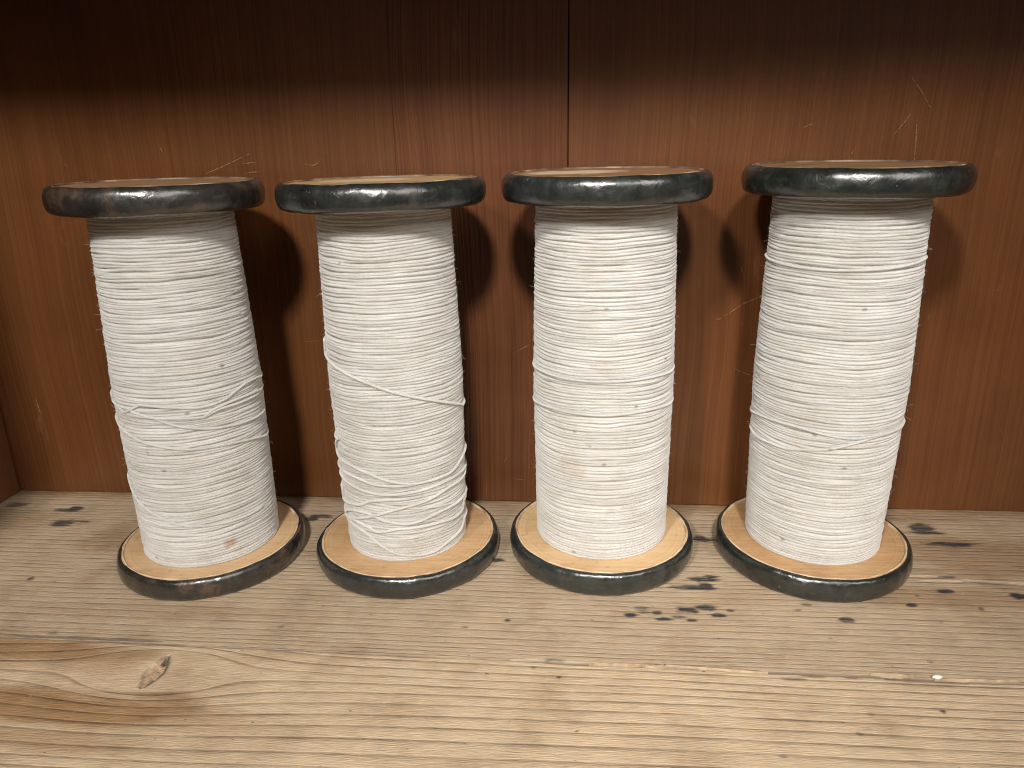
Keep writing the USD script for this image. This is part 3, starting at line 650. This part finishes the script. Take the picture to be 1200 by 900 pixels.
def bobbin(i):
    S = SPOOLS[i]
    x, y, Rt, Rb, T, H, r0, r1, r2, tx, ty, TB = S
    rng = np.random.default_rng(100 + i)
    root = xform("thread_bobbin", label=LABELS[i], category="bobbin", group="bobbins of white thread standing in a row on the shelf")
    lift = 0.0002 + math.hypot(tx, ty) * Rb / 1000
    nz = np.array([-tx, -ty, 1.0]); zx = np.array([tx, ty, 1.0]); zx /= np.linalg.norm(zx)
    ax = np.array([1.0, 0, -tx]); ax -= zx * (ax @ zx); ax /= np.linalg.norm(ax)
    ay = np.cross(zx, ax)
    root.AddTransformOp().Set(Gf.Matrix4d(*ax, 0, *ay, 0, *zx, 0, x / 1000, y / 1000, lift, 1))
    P = root.GetPath().pathString
    rim = rim_material(f"rim_{i}", *RIMCOL[i], seed=3.1 * i, wear=0.06 if i == 0 else 0.0)
    flange(P, "end_disc", Rb, TB, 0.0, disc_material(f"foot_disc_{i}", *DISC[i], seed=1.3 * i), rim, 40 * i + 1, False)
    flange(P, "end_disc", Rt, T, H - T, disc_material(f"top_disc_{i}", *TOPDISC[i], seed=0.7 + 1.1 * i, worn=(0.62, 0.50, 0.30) if i in (1, 2) else None), rim, 40 * i + 7, True)
    spots = []
    for (px, py), r, st, col in RUST[i]:
        q = on_yarn(S, px, py, 0.0004)
        spots.append((*q, r, st, col))
    ym = yarn(f"cotton_thread_{i}", spots)
    # --- the winding: turns one above the other, wandering, in bunches that ride over one another
    z_lo, z_hi = (TB - 0.3) / 1000, (H - T - 0.2) / 1000
    pitch = 0.00134
    turns = int((z_hi - z_lo) / pitch)
    n = 120
    th = np.linspace(0, 2 * np.pi, n + 1) + np.pi / 2  # turns begin at the back
    ring = np.stack([np.cos(th), np.sin(th), 0 * th], -1)
    parts = []
    centres = z_lo + (np.arange(turns) + 0.5) * (z_hi - z_lo) / turns
    for k, zc in enumerate(centres):
        wave = 0.0030 * (fbm(ring * 0.9 + [0, 0, zc * 45], 3, 7 + i) - 0.5) + 0.0016 * (noise(ring * 1.6 + [0, 0, k * 3.1], 9 + i) - 0.5)
        damp = np.clip(min(zc - z_lo, z_hi - zc) / 0.006, 0.1, 1)
        z = zc + damp * wave + ((th - np.pi / 2) / (2 * np.pi) - 0.5) * (z_hi - z_lo) / turns * damp
        z = np.clip(z, z_lo + 0.0002, z_hi)
        bump = 0.00031 * (fbm(np.stack([np.cos(th), np.sin(th), 0 * th + zc * 120], -1) * [1.1, 1.1, 1], 3, 31 + i) - 0.5) + 0.00024 * (noise(ring * 1.9 + [0, 0, k * 7.7], 3 + i) - 0.5)
        r = radius_at(S, z) - 0.00060 + bump
        rad = 0.00094 * (0.90 + 0.2 * rng.random()) * (0.9 + 0.2 * noise(ring * 6 + [0, 0, k * 5.0], 5))
        p = np.stack([r * np.cos(th), r * np.sin(th), z], -1)
        parts.append(tube(p, rad, 7))
    # strands laid across the others, each a partial turn
    n_over = (50, 64, 40, 44)[i]
    for k in range(n_over):
        span = rng.uniform(1.2, 5.5); t0 = rng.uniform(0, 2 * np.pi)
        m = int(span * 20) + 6
        a = np.linspace(t0, t0 + span, m); u = np.linspace(0, 1, m)
        zc = rng.uniform(z_lo + 0.004, z_hi - 0.004)
        if i == 1 and k < 16:
            zc = rng.uniform(z_lo + 0.002, z_lo + 0.045)
        rise = rng.normal(0, 0.0022 if not (i == 1 and k < 16) else 0.006)
        z = zc + rise * (u - 0.5) * 2 + 0.0010 * (noise(np.stack([a * 1.3, 0 * a + k, 0 * a], -1), 70 + i) - 0.5)
        z = np.clip(z, z_lo + 0.0005, z_hi - 0.0004)
        h = np.clip(np.minimum(u, 1 - u) * 9, 0, 1)
        r = radius_at(S, z) - 0.0010 + h * rng.uniform(0.0004, 0.0009)
        parts.append(tube(np.stack([r * np.cos(a), r * np.sin(a), z], -1), 0.00062 + 0.0001 * rng.random(), 7))
    # the layers beneath
    zz = np.linspace(z_lo - 0.0002, z_hi + 0.0003, 40)
    rr = radius_at(S, zz) - 0.00075
    core = np.stack([rr[None] * np.cos(th)[:, None], rr[None] * np.sin(th)[:, None], np.repeat(zz[None], n + 1, 0)], -1)
    parts.append((core.reshape(-1, 3), grid_faces(n + 1, 40), np.stack(np.broadcast_arrays(th[:, None] * 10, zz[None] * 1000), -1).reshape(-1, 2)))
    v, f, uv = join(parts)
    put(P, "thread_winding", (v, f), ym, smooth=True, uv=uv, kind="stuff")
    # --- single strands one can follow
    for line in LOOSE[i]:
        q = np.array([on_yarn(S, px, py, 0.0007) for px, py in line])
        q[:, 2] = np.clip(q[:, 2], z_lo + 0.0006, z_hi - 0.0006)
        s = np.concatenate([[0], np.cumsum(np.linalg.norm(np.diff(q, axis=0), axis=1))])
        from scipy.interpolate import PchipInterpolator
        t = np.linspace(0, s[-1], max(24, int(s[-1] / 0.0008)))
        ang = np.unwrap(np.arctan2(q[:, 1], q[:, 0]))
        # carry both ends on round the back and tuck them under
        A, Z = PchipInterpolator(s, ang)(t), PchipInterpolator(s, q[:, 2])(t)
        R = radius_at(S, Z) + (0.0008 if i == 1 else 0.0005)
        sgn = np.sign(A[-1] - A[0])
        e = np.linspace(0, 1, 14)[1:]
        A = np.concatenate([(A[0] - sgn * 0.5 * e)[::-1], A, A[-1] + sgn * 0.5 * e])
        Z = np.concatenate([np.full(13, Z[0]), Z, np.full(13, Z[-1])])
        R = np.concatenate([(R[0] - 0.0013 * e ** 2)[::-1], R, R[-1] - 0.0013 * e ** 2])
        pv, pf, pu = tube(np.stack([R * np.cos(A), R * np.sin(A), Z], -1), 0.00064 if i == 1 else 0.00058, 8)
        put(P, "loose_strand", (pv, pf), ym, smooth=True, uv=pu)
    # --- fuzz standing off the thread
    nf = 2600
    a = rng.uniform(0, 2 * np.pi, nf); z = rng.uniform(z_lo + 0.001, z_hi - 0.001, nf)
    r = radius_at(S, z) + 0.0001
    base = np.stack([r * np.cos(a), r * np.sin(a), z], -1)
    out = np.stack([np.cos(a), np.sin(a), 0 * a], -1); tan = np.stack([-np.sin(a), np.cos(a), 0 * a], -1)
    L = rng.exponential(0.0004, nf)[:, None] + 0.0004
    d1 = out * rng.uniform(0.2, 1.0, (nf, 1)) + tan * rng.normal(0, 0.8, (nf, 1)) + np.array([0, 0, 1.0]) * rng.normal(0, 0.4, (nf, 1))
    d2 = d1 + rng.normal(0, 0.7, (nf, 3))
    pts = np.stack([base, base + d1 * L * 0.4, base + d1 * L * 0.6 + d2 * L * 0.25, base + d1 * L * 0.7 + d2 * L * 0.5], 1)
    cv = UsdGeom.BasisCurves.Define(stage, path_for(P, "thread_fuzz"))
    cv.CreateTypeAttr("linear")
    cv.CreatePointsAttr(Vt.Vec3fArray.FromNumpy(pts.reshape(-1, 3).astype(np.float32)))
    cv.CreateCurveVertexCountsAttr(Vt.IntArray.FromNumpy(np.full(nf, 4, np.int32)))
    cv.CreateWidthsAttr(Vt.FloatArray.FromNumpy(np.full(nf * 4, 0.00004, np.float32)))
    cv.SetWidthsInterpolation("vertex")
    UsdShade.MaterialBindingAPI.Apply(cv.GetPrim()).Bind(FUZZ)
    data(cv.GetPrim(), kind="stuff")


FUZZ = mat("cotton_fuzz", {"p": ("principled_bsdf", {"base_color": (0.78, 0.75, 0.71), "roughness": 0.9})}, [])
for i in range(4):
    bobbin(i)

# ------------------------------------------------------------------ the white crumb lying on the joint at the right
q = on_floor(1098, 795)
crumb = trimesh.creation.icosphere(subdivisions=3, radius=1.0)
v = np.array(crumb.vertices)
v *= (0.75 + 0.5 * fbm(v * 1.7 + 3, 3, 8))[:, None] * np.array([0.0018, 0.0010, 0.0008])
v[:, 2] -= v[:, 2].min()
v += [q[0], q[1], -0.0002]
CRUMB = mat("white_crumb", {"p": ("principled_bsdf", {"base_color": (0.70, 0.68, 0.63), "roughness": 0.85})}, [])
put("/World", "crumb", (v, crumb.faces), CRUMB, smooth=True, label="tiny white crumb lying on the joint between the two shelf planks", category="crumb")
